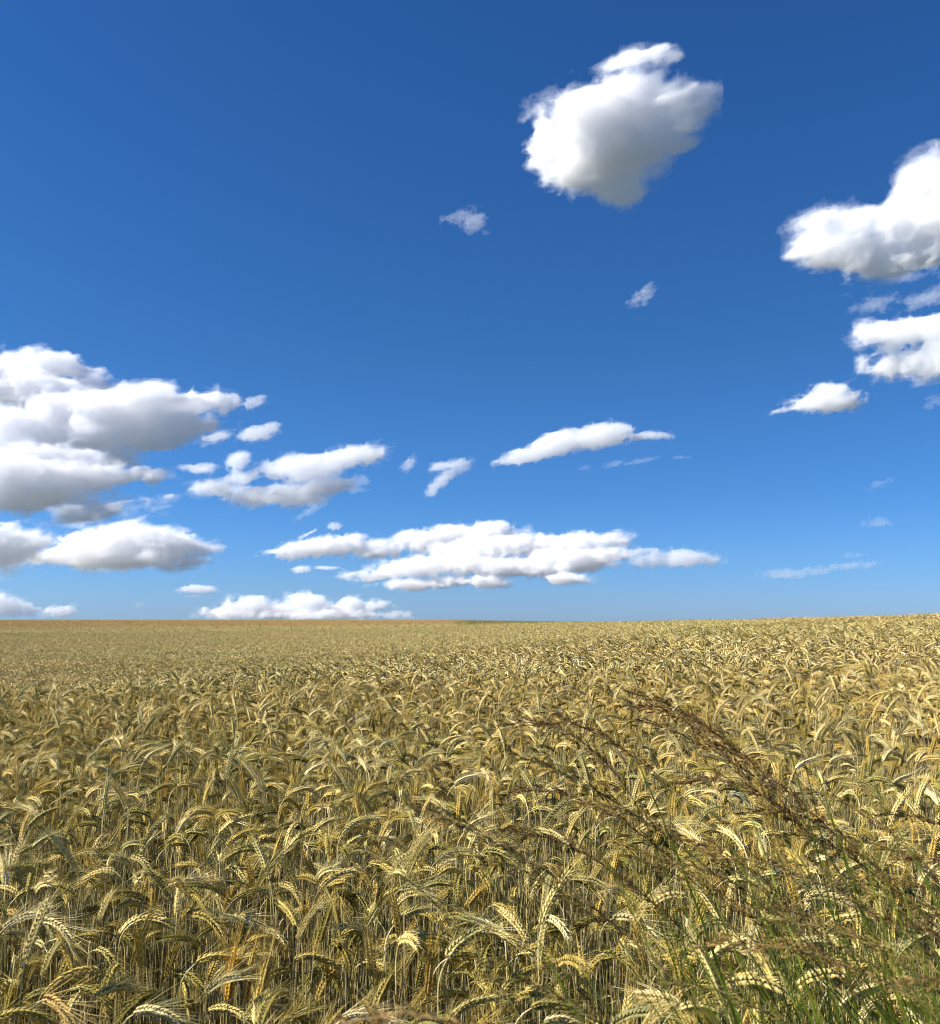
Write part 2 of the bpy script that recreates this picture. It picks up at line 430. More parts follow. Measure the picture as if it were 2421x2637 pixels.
protos = bpy.data.collections.new('barley_kinds')      # not linked: only a source for the field
plant_parts = []
NV = 26
for i in range(NV):
    r = np.random.default_rng(100 + i)
    parts = make_plant(r, 2); plant_parts.append(parts)
    m = MB()
    for p in parts: m.merge(p)
    protos.objects.link(bpy.data.objects.new('kind_%03d' % i, m.mesh('barley_plant', MATS)))
NB = 8                                                     # ear-less side shoots and straws between the plants
for i in range(NB):
    r = np.random.default_rng(200 + i); m = MB()
    for _ in range(3):
        x, y = r.uniform(-.035, .035, 2); h = r.uniform(.5, .88); c = STEMC[r.integers(len(STEMC))] * r.uniform(.8, 1.15)
        t = np.linspace(0, 1, 6)[:, None]; e = r.normal(0, .05, 2); b_ = r.normal(0, .02, 2)
        P = np.concatenate([x + e[0] * t + b_[0] * np.sin(t * 3), y + e[1] * t + b_[1] * np.sin(t * 3), h * t], 1)
        tube(m, P, [.0022, .002, .0018, .0016, .0013, .0006], 4, c * np.linspace(.25, 1.0, 6)[:, None], 2)  # darker foot: old sheaths plus painted shade between the straws
        if r.random() < .8: blade(m, P[r.integers(1, 4)], r.uniform(0, 6.28), r.uniform(.10, .24), r.uniform(.004, .009), r.uniform(.5, 1.4), r.uniform(1.0, 3.2), r, LEAFC[r.integers(4)] * r.uniform(.4, .9), 3)
    protos.objects.link(bpy.data.objects.new('kind_%03d' % (NV + i), m.mesh('barley_straws', MATS)))
NP = NV; NV = NV + NB
NM = 10
for i in range(NM):
    r = np.random.default_rng(300 + i); m = MB(); S_ = .7
    for _ in range(88):
        x, y = r.uniform(-S_ / 2, S_ / 2, 2)
        pm = MB(); [pm.merge(p) for p in make_plant(r, 1, H=r.uniform(.84, .99))]
        m.merge(pm, rotz(lean_az(r), 1, x, y), r.uniform(.5, 1.2))
    protos.objects.link(bpy.data.objects.new('kind_%03d' % (NV + i), m.mesh('barley_clump', MATS_FAR)))
NF = 8
for i in range(NF):
    r = np.random.default_rng(500 + i); m = MB(); S_ = 1.6
    for _ in range(280):
        x, y = r.uniform(-S_ / 2, S_ / 2, 2)
        pm = MB(); [pm.merge(p) for p in make_plant(r, 0, H=r.uniform(.82, 1.0))]
        m.merge(pm, rotz(lean_az(r), 1, x, y), r.uniform(.55, 1.2))
    protos.objects.link(bpy.data.objects.new('kind_%03d' % (NV + NM + i), m.mesh('barley_patch', MATS_FAR)))

# --- where plants stand
R1, R2, R3 = 11.0, 40.0, 120.0
Y0 = 1.3
sp_ = .077
gx, gy = np.meshgrid(np.arange(-8.5, 8.5, sp_), np.arange(Y0, R1 + .1, sp_))
gx = gx.ravel() + RNG.uniform(-.45, .45, gx.size) * sp_; gy = gy.ravel() + RNG.uniform(-.45, .45, gy.size) * sp_
keep = (np.abs(gx) < .54 * gy + 1.1) & (gy < R1)
# thin patches where one sees down between the stems
thin = np.sin(gx * 2.1 + 1.3 * np.sin(gy * 1.7)) * np.sin(gy * 2.6 + gx) > .72
keep &= ~(thin & (RNG.random(gx.size) < .55))
gx, gy = gx[keep], gy[keep]
n1 = len(gx)
az1 = lean_az(RNG, n1)
P1 = np.stack([gx, gy, ground_z(gx, gy)], 1)
tl = np.where(RNG.random(n1) < .05, .18, .055)              # a few plants lean right over
R_1 = np.stack([RNG.normal(0, 1, n1) * tl, RNG.normal(0, 1, n1) * tl, az1], 1)
S_1 = np.tile(RNG.uniform(.93, 1.07, n1)[:, None], (1, 3))
K1 = RNG.integers(0, NP, n1)
# the 300 that show largest: the nearest whose tops are in the frame
eye_row = (EYE - (P1[:, 2] + .93)) / P1[:, 1]
bot = -ray(1210, PH).z / ray(1210, PH).y
vis = (eye_row < bot - .005) & (np.abs(gx) < .47 * gy + .02)
idx = np.where(vis)[0]; idx = idx[np.argsort(gy[idx])][:285]
single = np.zeros(n1, bool); single[idx] = True

def patches(y0, y1, step, k0, nk, sxy):
    X, Y = [], []
    y = y0
    while y < y1:
        h = .54 * y + 3
        xs = np.arange(-h, h, step) + RNG.uniform(-.2, .2) * step
        X.append(xs + RNG.uniform(-.15, .15, len(xs)) * step); Y.append(np.full(len(xs), y) + RNG.uniform(-.2, .2, len(xs)) * step)
        y += step
    X = np.concatenate(X); Y = np.concatenate(Y); n = len(X)
    P = np.stack([X, Y, ground_z(X, Y)], 1)
    R = np.stack([np.zeros(n), np.zeros(n), RNG.normal(0, .35, n)], 1)
    S_ = np.stack([np.full(n, sxy), np.full(n, sxy), RNG.uniform(.95, 1.05, n)], 1)
    return P, R, S_, RNG.integers(k0, k0 + nk, n)
gx, gy = np.meshgrid(np.arange(-6.5, 6.5, .085), np.arange(Y0, 8, .085))
gx = gx.ravel() + RNG.uniform(-.5, .5, gx.size) * .085; gy = gy.ravel() + RNG.uniform(-.5, .5, gy.size) * .085
keep = (np.abs(gx) < .54 * gy + 1.1); gx, gy = gx[keep], gy[keep]; nb_ = len(gx)
PB = (np.stack([gx, gy, ground_z(gx, gy)], 1), np.stack([RNG.normal(0, .04, nb_), RNG.normal(0, .04, nb_), RNG.uniform(0, 6.28, nb_)], 1),
      np.tile(RNG.uniform(.85, 1.08, nb_)[:, None], (1, 3)), RNG.integers(NP, NV, nb_))
sets = [PB, (P1[~single], R_1[~single], S_1[~single], K1[~single]),
        patches(R1 + .2, R2, .62, NV, NM, 1.0), patches(R2 + .4, R3, 1.35, NV + NM, NF, 1.0),
        patches(R3, 440, 2.6, NV + NM, NF, 2.0)]
PP, RR, SS, KK = [np.concatenate([s[i] for s in sets]) for i in range(4)]

def build_field():
    me = bpy.data.meshes.new('barley_field'); me.from_pydata(PP.tolist(), [], [])
    a = me.attributes.new('rot', 'FLOAT_VECTOR', 'POINT'); a.data.foreach_set('vector', RR.ravel())
    a = me.attributes.new('size', 'FLOAT_VECTOR', 'POINT'); a.data.foreach_set('vector', SS.ravel())
    a = me.attributes.new('pick', 'INT', 'POINT'); a.data.foreach_set('value', KK.astype(np.int32))
    o = obj('barley_field', me)
    g = bpy.data.node_groups.new('sow', 'GeometryNodeTree')
    g.interface.new_socket('Geometry', in_out='INPUT', socket_type='NodeSocketGeometry')
    g.interface.new_socket('Geometry', in_out='OUTPUT', socket_type='NodeSocketGeometry')
    N, L = g.nodes, g.links
    gi, go = N.new('NodeGroupInput'), N.new('NodeGroupOutput')
    ip = N.new('GeometryNodeInstanceOnPoints'); ci = N.new('GeometryNodeCollectionInfo')
    ci.inputs['Collection'].default_value = protos
    ci.inputs['Separate Children'].default_value = True; ci.inputs['Reset Children'].default_value = True
    def na(nm, t):
        q = N.new('GeometryNodeInputNamedAttribute'); q.data_type = t; q.inputs[0].default_value = nm; return q.outputs[0]
    L.new(gi.outputs[0], ip.inputs['Points']); L.new(ci.outputs[0], ip.inputs['Instance'])
    ip.inputs['Pick Instance'].default_value = True
    L.new(na('pick', 'INT'), ip.inputs['Instance Index'])
    e = N.new('FunctionNodeEulerToRotation'); L.new(na('rot', 'FLOAT_VECTOR'), e.inputs[0]); L.new(e.outputs[0], ip.inputs['Rotation'])
    L.new(na('size', 'FLOAT_VECTOR'), ip.inputs['Scale']); L.new(ip.outputs[0], go.inputs[0])
    md = o.modifiers.new('sow', 'NODES'); md.node_group = g
    tag(o, 'broad field of nodding yellow-green barley rolling back to the skyline', 'barley', kind='stuff')
build_field()

# --- the nearest plants, one by one, each with its parts
def part_meshes(parts):
    E, A, St = parts[:3]
    out_ = [('ear', E.mesh('ear', MATS)), ('awns', A.mesh('awns', MATS)), ('stem', St.mesh('stem', MATS))]
    out_ += [('leaf', l.mesh('leaf', MATS)) for l in parts[3:]]
    return out_
PM = [part_meshes(p) for p in plant_parts]
def put_plant(pm, loc, rot, sc, label, group):
    root = empty('barley_plant', loc); root.rotation_euler = rot; root.scale = (sc,) * 3
    tag(root, label, 'barley', group)
    e = None
    for nm, me in pm:
        o = obj(nm, me, e if nm == 'awns' else root)
        if nm == 'ear': e = o
    return root
for i in idx:
    put_plant(PM[K1[i]], P1[i], R_1[i], S_1[i][0], 'bearded barley plant on a thin straw in the nearest rows of the field', 'barley plants in the nearest rows')

def hero(px, py, y, az_deg, bend, ear, col, label, seed, awn=.09, fan=1.4, sc=1.0):
    """a barley plant whose highest point stands at that place"""
    r = np.random.default_rng(seed)
    for _ in range(12):                       # the spot where that pixel meets the crop's top
        q_ = at(px, py, y); y *= (float(top_z(q_.x, y)) + .035) / (q_.z - EYE)
    top = at(px, py, y)
    gz = float(ground_z(top.x, y))
    parts = make_plant(r, 2, bend=bend, H=.93, ear=ear, earc=col, awn=awn, fan=fan, lean=.02)
    V = np.concatenate(parts[0].v); V = np.concatenate([V] + parts[2].v)
    j = V[:, 2].argmax(); a = math.radians(az_deg)
    h = top.z - gz; s_ = h / V[j, 2]
    dx, dy = V[j, 0] * math.cos(a) - V[j, 1] * math.sin(a), V[j, 0] * math.sin(a) + V[j, 1] * math.cos(a)
    return put_plant(part_meshes(parts), (top.x - dx * s_, y - dy * s_, gz), (0, 0, a), s_, label, None)
CREAM, GOLD, PALE = (.66, .58, .34), (.62, .40, .09), (.78, .70, .50)
for h in [
  (125, 2360, 1.95, -25, 2.3, .125, CREAM, 'long cream barley ear with a wide fan of awns, hanging rightwards at lower left', 1, .14, 2.0),
  (145, 2560, 1.90, -30, 2.35, .10, (.62, .46, .20), 'golden brown barley ear hanging over in the bottom left corner', 2, .13, 1.8),
  (385, 2585, 1.85, -15, 2.0, .10, CREAM, 'cream barley ear with black gaps under it, arching right at the bottom edge', 3, .10, 1.2),
  (608, 2440, 2.00, 20, .15, .11, GOLD, 'upright golden barley ear with straight awns near the bottom edge', 4, .13, 1.3),
  (700, 2440, 2.10, 60, .3, .11, (.64, .46, .16), 'upright straw-gold barley ear leaning slightly, right of the golden one', 5, .13, 1.2),
  (430, 1985, 4.0, 20, .08, .12, GOLD, 'bright golden barley ear standing straight up among nodding ears', 6, .06, .7),
  (1062, 2272, 2.25, -30, 2.2, .125, CREAM, 'fat cream barley ear arching down to the right in the centre foreground', 7, .08, 1.3),
  (1110, 2425, 2.10, 10, .1, .11, GOLD, 'upright orange-gold barley ear below the fat cream one', 8, .08, .8),
  (1612, 2352, 2.10, -30, 2.3, .12, CREAM, 'pale yellow herringbone ear hanging down right behind the brown grass stalks', 9, .10, 1.5),
  (2118, 2290, 2.30, -25, 2.1, .13, CREAM, 'long pale yellow herringbone ear at the right, beyond the green grass', 10, .09, 1.3),
  (1890, 2035, 3.4, -5, 2.6, .09, PALE, 'almost white barley ear hooked tightly over, behind the grass stalks', 11, .05, .8),
  (945, 2592, 1.80, -10, 1.9, .10, PALE, 'whitish barley ear lying nearly level at the bottom centre edge', 12, .07, 1.0),
  (345, 1800, 8.5, 40, .05, .14, GOLD, 'tall golden barley ear standing above the crop at the near crest', 13, .07, .6),
  (520, 2255, 2.6, 10, 1.8, .11, (.64, .52, .36), 'pinkish cream barley ear arched like a bow at the left', 14, .08, .8),
  ]: hero(*h)

# ------------------------------------------------------------------ wild grass leaning in from the lower right
def bez(a, b, c, d, n):
    t = np.linspace(0, 1, n)[:, None]
    return (1 - t) ** 3 * a + 3 * (1 - t) ** 2 * t * b + 3 * (1 - t) * t * t * c + t ** 3 * d

def grass_stalk(tx, ty, yt, seed, kind='dark', upright=False, root=None, label=None):
    r = np.random.default_rng(seed)
    T = np.array(at(tx, ty, yt))
    if upright: R = np.array([T[0] + .27, T[1] - .25, 0]); c2 = T + np.array([.05, -.03, -.30])
    else:
        R = np.array([T[0] + r.uniform(.42, .85), T[1] - r.uniform(.1, .5), 0])
        c2 = T + np.array([r.uniform(.2, .36), r.uniform(-.12, .02), r.uniform(-.13, .01)])
    if root is not None: R[:2] = root
    R[1] = max(R[1], .45)
    R[2] = float(ground_z(R[0], R[1]))
    c1 = R + np.array([r.uniform(-.12, .02), .04, (T[2] - R[2]) * .72])
    P = bez(R, c1, c2, T, 34)
    P[-6:, 2] -= np.linspace(0, 1, 6) ** 2 * r.uniform(.005, .03)
    pal = {'dark': [(.19, .10, .045), (.28, .17, .065), (.11, .055, .03), (.24, .17, .06)],
           'tan': [(.42, .27, .11), (.52, .38, .18), (.32, .20, .08)],
           'gold': [(.45, .32, .08), (.40, .25, .07), (.52, .38, .14)],
           'green': [(.32, .28, .09), (.40, .30, .11), (.24, .17, .06)]}[kind]
    pal = [np.array(c) for c in pal]
    gcol = np.array([.19, .24, .03]) if R[0] > .72 else np.array([.27, .25, .06]); bcol = pal[0] * .8 + .05
    n = len(P); w_ = np.clip((np.linspace(0, 1, n) - .45) / .3, 0, 1)[:, None]
    C = MB(); tube(C, P, np.interp(np.linspace(0, 1, n), [0, 1], [.0019, .0006]), 4, gcol * (1 - w_) + bcol * w_, 0)
    H = MB(); L_ = np.concatenate([[0], np.cumsum(np.linalg.norm(np.diff(P, axis=0), axis=1))])
    hl = r.uniform(.24, .36); nn = int(hl / (.006 if kind == 'dark' else .0078))
    for i in range(nn):
        f = i / nn; s_ = L_[-1] - hl * (1 - f)
        p = np.array([np.interp(s_, L_, P[:, k_]) for k_ in range(3)])
        q = np.array([np.interp(s_ + .01, L_, P[:, k_]) for k_ in range(3)])
        t_ = q - p if s_ + .01 < L_[-1] else P[-1] - P[-2]
        t_, B, N_ = frame(t_, np.array([.1, .2, .97]))
        env = math.sin(math.pi * min(1, .2 + f * .75))
        for b in range(2):
            a = r.uniform(0, 6.28); side = B * math.cos(a) + N_ * math.sin(a)
            d = t_ + side * r.uniform(.15, .55); d /= np.linalg.norm(d)
            bl = r.uniform(.008, .036) * env + .004
            e = p + d * bl
            c = pal[r.integers(len(pal))] * r.uniform(.8, 1.2)
            wv = side * .00025
            H.add([p - wv, p + wv, e], [(0, 1, 2)], c, 0)
            for g in range(2 + (bl > .018)):
                gp = p + d * bl * (.45 + .3 * g)
                gd = d + r.normal(0, .14, 3)
                grain(H, gp, gd, side, r.uniform(.008, .013), .0025, .0020, c * r.uniform(.8, 1.25), 0)
    root_o = empty('grass_stalk', (float(R[0]), float(R[1]), float(R[2])))
    kinds = {'dark': 'dark purplish brown', 'tan': 'pale rusty tan', 'gold': 'golden brown', 'green': 'greenish brown'}[kind]
    if label: tag(root_o, label, 'grass stalk')
    else: tag(root_o, 'wind-bent wild grass stalk with a %s seed head leaning left over the barley' % kinds, 'grass stalk', 'wild grass stalks with %s heads' % kinds)
    def kid(nm, mb, mat):
        for i in range(len(mb.v)): mb.v[i] = mb.v[i] - R
        return obj(nm, mb.mesh(nm, [mat]), root_o)
    kid('culm', C, M_GSTEM); kid('seed_head', H, M_GHEAD)
    for i in range(r.integers(1, 3) if yt > 1 and R[0] > .68 else 0):
        s_ = L_[-1] * r.uniform(.15, .4); p = [np.interp(s_, L_, P[:, k_]) for k_ in range(3)]
        lf = MB(); blade(lf, p, math.pi + r.normal(.1, .35), r.uniform(.16, .34), .0045, r.uniform(.8, 1.2), r.uniform(.3, .9), r,
                         (.21, .27, .03) if r.random() < .7 else (.30, .30, .10), 0, 9, .4)
        kid('leaf', lf, M_GLEAF)
    return root_o
ST = [(1285, 1835, 2.0, 'dark', 'dark grass seed head reaching farthest left and highest at the centre of the field'),
 (1378, 1830, 1.9, 'dark', 'dark grass seed head arched in parallel just right of the highest one'),
 (1612, 1768, 1.9, 'dark', 'dark maroon grass seed head topping the whole clump of wild grass'),
 (1590, 1812, 1.95, 'dark', None), (1650, 1800, 2.0, 'dark', None), (1640, 1842, 2.1, 'dark', None),
 (1330, 1925, 1.5, 'tan', 'rusty pink grass seed head sloping below the two dark arched ones'),
 (1320, 2012, 1.9, 'dark', None), (1285, 2098, 1.8, 'dark', 'dark grass seed head arched low over the centre of the crop'),
 (1058, 2052, 1.25, 'tan', 'blurred rusty grass head pointing farthest to the upper left'),
 (890, 2158, 1.6, 'green', 'long low olive brown grass head lying leftmost in the clump'),
 (1180, 2190, 1.7, 'green', None), 
 
 (1620, 2180, 1.7, 'tan', None), (1740, 2130, 1.7, 'tan', None), (1860, 2200, 1.6, 'tan', None), 
 (1760, 1985, 1.9, 'dark', None), (1900, 2070, 1.9, 'dark', None), (2060, 2010, 2.1, 'tan', None), (2130, 2120, 1.9, 'tan', None),
 (1480, 2040, 1.8, 'tan', None), (2255, 2082, 1.9, 'dark', 'dark grass seed head at the right edge, standing apart above the green blades'),
 (2300, 2180, 1.7, 'dark', None), (2210, 2240, 1.7, 'tan', None), (1950, 2350, 1.4, 'green', None),
 (1250, 2470, 1.3, 'green', None), (1800, 2400, 1.4, 'tan', None), 
 (1830, 1900, 2.1, 'dark', None), (1560, 2130, 1.8, 'tan', None),
 (1720, 2210, 1.6, 'tan', None), (1980, 2200, 1.8, 'green', None), (2000, 2120, 1.9, 'dark', None), (2150, 2230, 1.7, 'green', None), (1900, 2290, 1.6, 'tan', None),
 (2050, 2400, 1.5, 'green', None), (2250, 2350, 1.5, 'dark', None), (2350, 2300, 1.6, 'green', None), (1700, 2480, 1.4, 'green', None)]
for i, (a, b, c, d, l) in enumerate(ST): grass_stalk(a, b, c, 900 + i, d, label=l)
grass_stalk(1938, 1935, 1.7, 990, 'gold', upright=True, label='golden brown grass head standing nearly upright at the right of the clump')
grass_stalk(830, 2560, .72, 991, 'tan', root=(.35, .45), label='blurred rusty grass head very near the lens at the bottom edge')
grass_stalk(2330, 2500, .9, 992, 'tan', root=(.75, .6), label='blurred rusty grass head in the bottom right corner')

def tussock(px, y, n, seed, label, spread=.12):
    r = np.random.default_rng(seed); x = float(at(px, 2400, y).x); z = float(ground_z(x, y)); mb = MB()
    for _ in range(n):
        q = r.normal(0, spread, 2)
        blade(mb, (q[0], q[1], 0), math.pi + r.normal(0, .7), r.uniform(1.1, 1.6), r.uniform(.003, .0065), r.uniform(1.25, 1.52),
              r.uniform(.1, .45), r, np.array([.19, .26, .03]) * r.uniform(.7, 1.3) + (np.array([.12, .06, .02]) if r.random() < .2 else 0), 0, 12, .5)
    o = obj('grass_tussock', mb.mesh('grass_tussock', [M_GLEAF])); o.location = (x, y, z)
    tag(o, label, 'grass', kind='stuff')
tussock(2640, 1.55, 230, 1, 'green grass blades leaning left in the lower right corner', .17)
tussock(2880, 1.5, 150, 2, 'green grass blades rising at the right edge of the foreground', .16)


# ------------------------------------------------------------------ clouds: real volumes far out over the field
def cloud_mat(name, sigma):
    m, N, L = new_mat(name)
    o = N.new('ShaderNodeOutputMaterial'); v = N.new('ShaderNodeVolumeScatter')
    v.inputs['Color'].default_value = (.888, .908, .935, 1); v.inputs['Density'].default_value = sigma; v.inputs['Anisotropy'].default_value = 0.0
    L.new(v.outputs[0], o.inputs['Volume']); return m

LAT = np.random.default_rng(5).random((64, 64, 64)).astype(np.float32)
def vnoise(x, y, z):
    xi, yi, zi = np.floor(x).astype(np.int32), np.floor(y).astype(np.int32), np.floor(z).astype(np.int32)
    fx, fy, fz = x - xi, y - yi, z - zi
    fx, fy, fz = [f * f * (3 - 2 * f) for f in (fx, fy, fz)]
    x0, y0, z0 = xi & 63, yi & 63, zi & 63; x1, y1, z1 = (xi + 1) & 63, (yi + 1) & 63, (zi + 1) & 63
    a = LAT[x0, y0, z0] * (1 - fx) + LAT[x1, y0, z0] * fx; b = LAT[x0, y1, z0] * (1 - fx) + LAT[x1, y1, z0] * fx
    c = LAT[x0, y0, z1] * (1 - fx) + LAT[x1, y0, z1] * fx; d = LAT[x0, y1, z1] * (1 - fx) + LAT[x1, y1, z1] * fx
    return (a * (1 - fy) + b * fy) * (1 - fz) + (c * (1 - fy) + d * fy) * fz
def fbm(x, y, z, lam, octv, gain=.5, billow=False):
    s_ = 0; a = 1; tot = 0
    for o_ in range(octv):
        q = vnoise(x / lam + 7.3 * o_, y / lam + 3.1 * o_, z / lam + 5.7 * o_)
        if billow: q = 1 - np.abs(2 * q - 1)
        s_ = s_ + a * q; tot += a; a *= gain; lam /= 2.03
    return s_ / tot

def surface_nets(F):
    """closed mesh round the cells where F > 0 (vertices in grid units)"""
    nx, ny, nz = F.shape; S_ = F > 0
    Ccnt = np.zeros((nx - 1, ny - 1, nz - 1), np.int8)
    acc = np.zeros((nx - 1, ny - 1, nz - 1, 3), np.float32); cnt = np.zeros((nx - 1, ny - 1, nz - 1), np.float32)
    sl = lambda o, n: slice(o, n - 1 + o)
    for ax in range(3):
        for o1 in (0, 1):
            for o2 in (0, 1):
                off = [0, 0, 0]; oth = [i for i in range(3) if i != ax]; off[oth[0]] = o1; off[oth[1]] = o2
                A = F[sl(off[0], nx), sl(off[1], ny), sl(off[2], nz)]
                off2 = list(off); off2[ax] = 1
                B = F[sl(off2[0], nx), sl(off2[1], ny), sl(off2[2], nz)]
                m = (A > 0) != (B > 0)
                t = np.where(m, A / np.where(m, A - B, 1), 0)
                for i in range(3): acc[..., i] += np.where(m, t if i == ax else off[i], 0)
                cnt += m
    act = cnt > 0; ids = np.full(act.shape, -1, np.int64); ids[act] = np.arange(act.sum())
    base = np.stack(np.nonzero(act), 1)
    V = base + acc[act] / cnt[act][:, None]
    Q = []
    for ax in range(3):
        sh = [slice(1, -1)] * 3; sh[ax] = slice(0, -1); s2 = [slice(1, -1)] * 3; s2[ax] = slice(1, None)
        a = S_[tuple(sh)]; b = S_[tuple(s2)]
        P_ = np.stack(np.nonzero(a != b), 1)
        if not len(P_): continue
        flip = a[tuple(P_.T)]
        o1, o2 = [i for i in range(3) if i != ax]
        P_ = P_ + 1; P_[:, ax] -= 1
        def cell(d1, d2):
            q = P_.copy(); q[:, o1] += d1; q[:, o2] += d2; return ids[q[:, 0], q[:, 1], q[:, 2]]
        q = np.stack([cell(-1, -1), cell(0, -1), cell(0, 0), cell(-1, 0)], 1)
        if ax == 1: flip = ~flip
        q[~flip] = q[~flip][:, ::-1]; Q.append(q)
    return V, np.concatenate(Q)

def cloud_field(B, noff, cell, lam, reach, octv, gain):
    """distance-like field of the merged lobes, and fractal noise wherever the surface can lie"""
    B = np.array(B, float)
    lo = (B[:, :3] - B[:, 3:6].max(1)[:, None] * 1.3).min(0) - 8 * cell; hi = (B[:, :3] + B[:, 3:6].max(1)[:, None] * 1.3).max(0) + 8 * cell
    ax = [np.arange(lo[i], hi[i], cell).astype(np.float32) for i in range(3)]
    E_ = np.zeros([len(a) for a in ax], np.float32); sref = float(np.median(B[:, 4])); kk = sref * .16
    for b in B:
        so_ = max(min(b[3], b[4], b[5]), sref * .9); ext_ = 1 + 1.5 * sref / so_; R_ = max(b[3], b[4]) * ext_
        sl = []
        for i, r_ in ((0, R_), (1, R_), (2, b[5] * ext_)):
            q = np.searchsorted(ax[i], [b[i] - r_, b[i] + r_]); sl.append(slice(q[0], q[1]))
        dx, dy, dz = ax[0][sl[0]][:, None, None] - b[0], ax[1][sl[1]][None, :, None] - b[1], ax[2][sl[2]][None, None, :] - b[2]
        c, s_ = math.cos(math.radians(b[6])), math.sin(math.radians(b[6]))
        u = (dx * c + dy * s_) / b[3]; v = (-dx * s_ + dy * c) / b[4]
        q = np.sqrt(u * u + v * v + (dz / b[5]) ** 2).astype(np.float32)
        E_[tuple(sl)] += np.exp(np.clip((1 - q) * np.where(q > 1, so_, min(b[3], b[4], b[5])) / kk, -30, 30)).astype(np.float32)
    D_ = np.log(np.maximum(E_, 1e-9)) * kk
    m = np.abs(D_) < reach
    I = np.nonzero(m)
    x, y, z = [ax[i][I[i]] + np.float32(noff[i]) for i in range(3)]
    y = y * 1.25 - x * .2; x = x * .8        # streaks drawn out by the wind
    wx = (fbm(x + 91, y, z, lam * .8, 2) - .5) * lam * .6
    n = (fbm(x + wx, y - wx, z, lam, octv, gain) - .5) * 2.2
    nb = (fbm(x, y + wx, z + wx, lam * .8, octv - 1, gain, True) - .62) * 2.0
    return lo, D_, m, n, nb

def cloud_layer(fld, cell, amp, off, mixb):
    lo, D_, m, n, nb = fld
    F = D_.copy(); F[m] += amp * (n * (1 - mixb) + nb * mixb)
    F += off
    F[:2] = F[-2:] = -1; F[:, :2] = F[:, -2:] = -1; F[:, :, :2] = F[:, :, -2:] = -1
    if not (F > 0).any(): return None
    V, Q = surface_nets(F)
    return V * cell + lo, Q[:, ::-1]

def quad_mesh(nm, V, Q):
    me = bpy.data.meshes.new(nm); n = len(Q)
    me.vertices.add(len(V)); me.vertices.foreach_set('co', V.astype(np.float32).ravel())
    me.loops.add(n * 4); me.loops.foreach_set('vertex_index', np.ascontiguousarray(Q).astype(np.int32).ravel())
    me.polygons.add(n); me.polygons.foreach_set('loop_start', np.arange(0, n * 4, 4, dtype=np.int32))
    me.update(calc_edges=True); return me

def cloud(label, blobs, alt=1100, seed=0, wisp=False, dens=1.0, dmax=9000):
    """blobs: centre, radii and tilt in the photo's view (1848 px wide); the cloud itself is built at its own distance and depth"""
    K = PW / 1848
    r = np.random.default_rng(seed)
    cx = np.mean([b[0] for b in blobs]) * K; cy_ = np.mean([b[1] for b in blobs]) * K
    Fw = ray(cx, cy_); Rt = Fw.cross(Vector((0, 0, 1))).normalized(); Up = Rt.cross(Fw)
    D = min(alt / max(Fw.z, .01), dmax) * r.uniform(.93, 1.07)
    B = []
    for b in blobs:
        v = ray(b[0] * K, b[1] * K); d = v.dot(Fw)
        B.append((v.dot(Rt) / d * FPX, v.dot(Up) / d * FPX, (b[5] * K if len(b) > 5 else 0) + r.uniform(-.4, .4) * b[3] * K, b[2] * K, b[3] * K,
                  .45 * (b[2] + b[3]) * K * (.75 if b[3] > 40 else 1), -(b[4] if len(b) > 4 else 0)))
    sm = float(np.median([b[4] for b in B])); ext = max(b[0] + b[3] for b in B) - min(b[0] - b[3] for b in B)
    cell = float(np.clip(ext / 210, 1.5, 3.2))
    noff = r.uniform(0, 3000, 3); u = D / FPX
    base = Vector((0, 0, EYE)) + Fw * D
    M = Matrix((Rt, Up, Fw)).transposed()
    def put(nm, lay, sigma, parent=None):
        if lay is None: return None
        V, Q = lay
        V = (V * u) @ np.array(M.to_3x3()).T
        me = quad_mesh(nm, V, Q); me.materials.append(cloud_mat(nm, sigma)); me.update()
        o = obj(nm, me, parent)
        if parent is None: o.location = base
        return o
    if wisp:
        o = put('cloud', cloud_layer(cloud_field(B, noff, cell, sm * 1.7, sm * 1.7, 5, .68), cell, sm * 2.8, -sm * .12, .3), dens / (105 * u))
        tag(o, label, 'cloud'); return
    fld = cloud_field(B, noff, cell, sm * 1.6, sm * 1.3, 6, .60)
    o = put('cloud', cloud_layer(fld, cell, sm * 1.35, -sm * .19, .5), dens / (31 * u))
    if o is None: return
    tag(o, label, 'cloud')
    put('fringe', cloud_layer(fld, cell, sm * 1.75, -sm * .08, .45), dens / (85 * u), o)
    put('veil', cloud_layer(fld, cell, sm * 1.9, sm * .10, .25), dens / (240 * u), o)

cloud('large round white cloud high in the sky with a small cap on top',
      [(1108, 292, 68, 64), (1170, 265, 78, 78), (1245, 228, 84, 68), (1318, 205, 62, 42), (1362, 205, 30, 32), (1185, 330, 70, 48), (1228, 372, 28, 24), (1340, 285, 28, 11, -10), (1235, 290, 60, 50),
       (1268, 109, 44, 19), (1215, 128, 32, 8, -15), (1315, 112, 24, 8)], 1100, 1)
cloud('bright cloud cut by the right edge with a curled hook on its left end',
      [(1615, 478, 55, 42), (1600, 438, 30, 10, -25), (1690, 490, 75, 42), (1765, 455, 62, 52), (1850, 400, 70, 56), (1900, 378, 60, 66), (1795, 525, 40, 12), (1850, 470, 80, 50)], 1100, 2)
cloud('ragged white cloud at the right edge below the hooked one',
      [(1738, 652, 50, 22), (1830, 650, 75, 24), (1775, 712, 60, 24), (1850, 700, 60, 38), (1755, 682, 25, 30)], 1100, 3)
cloud('thin grey wisp at the right edge under the hooked cloud', [(1830, 582, 50, 12, -15), (1715, 598, 28, 12, -20), (1790, 545, 30, 8)], 1100, 4, True, .6)
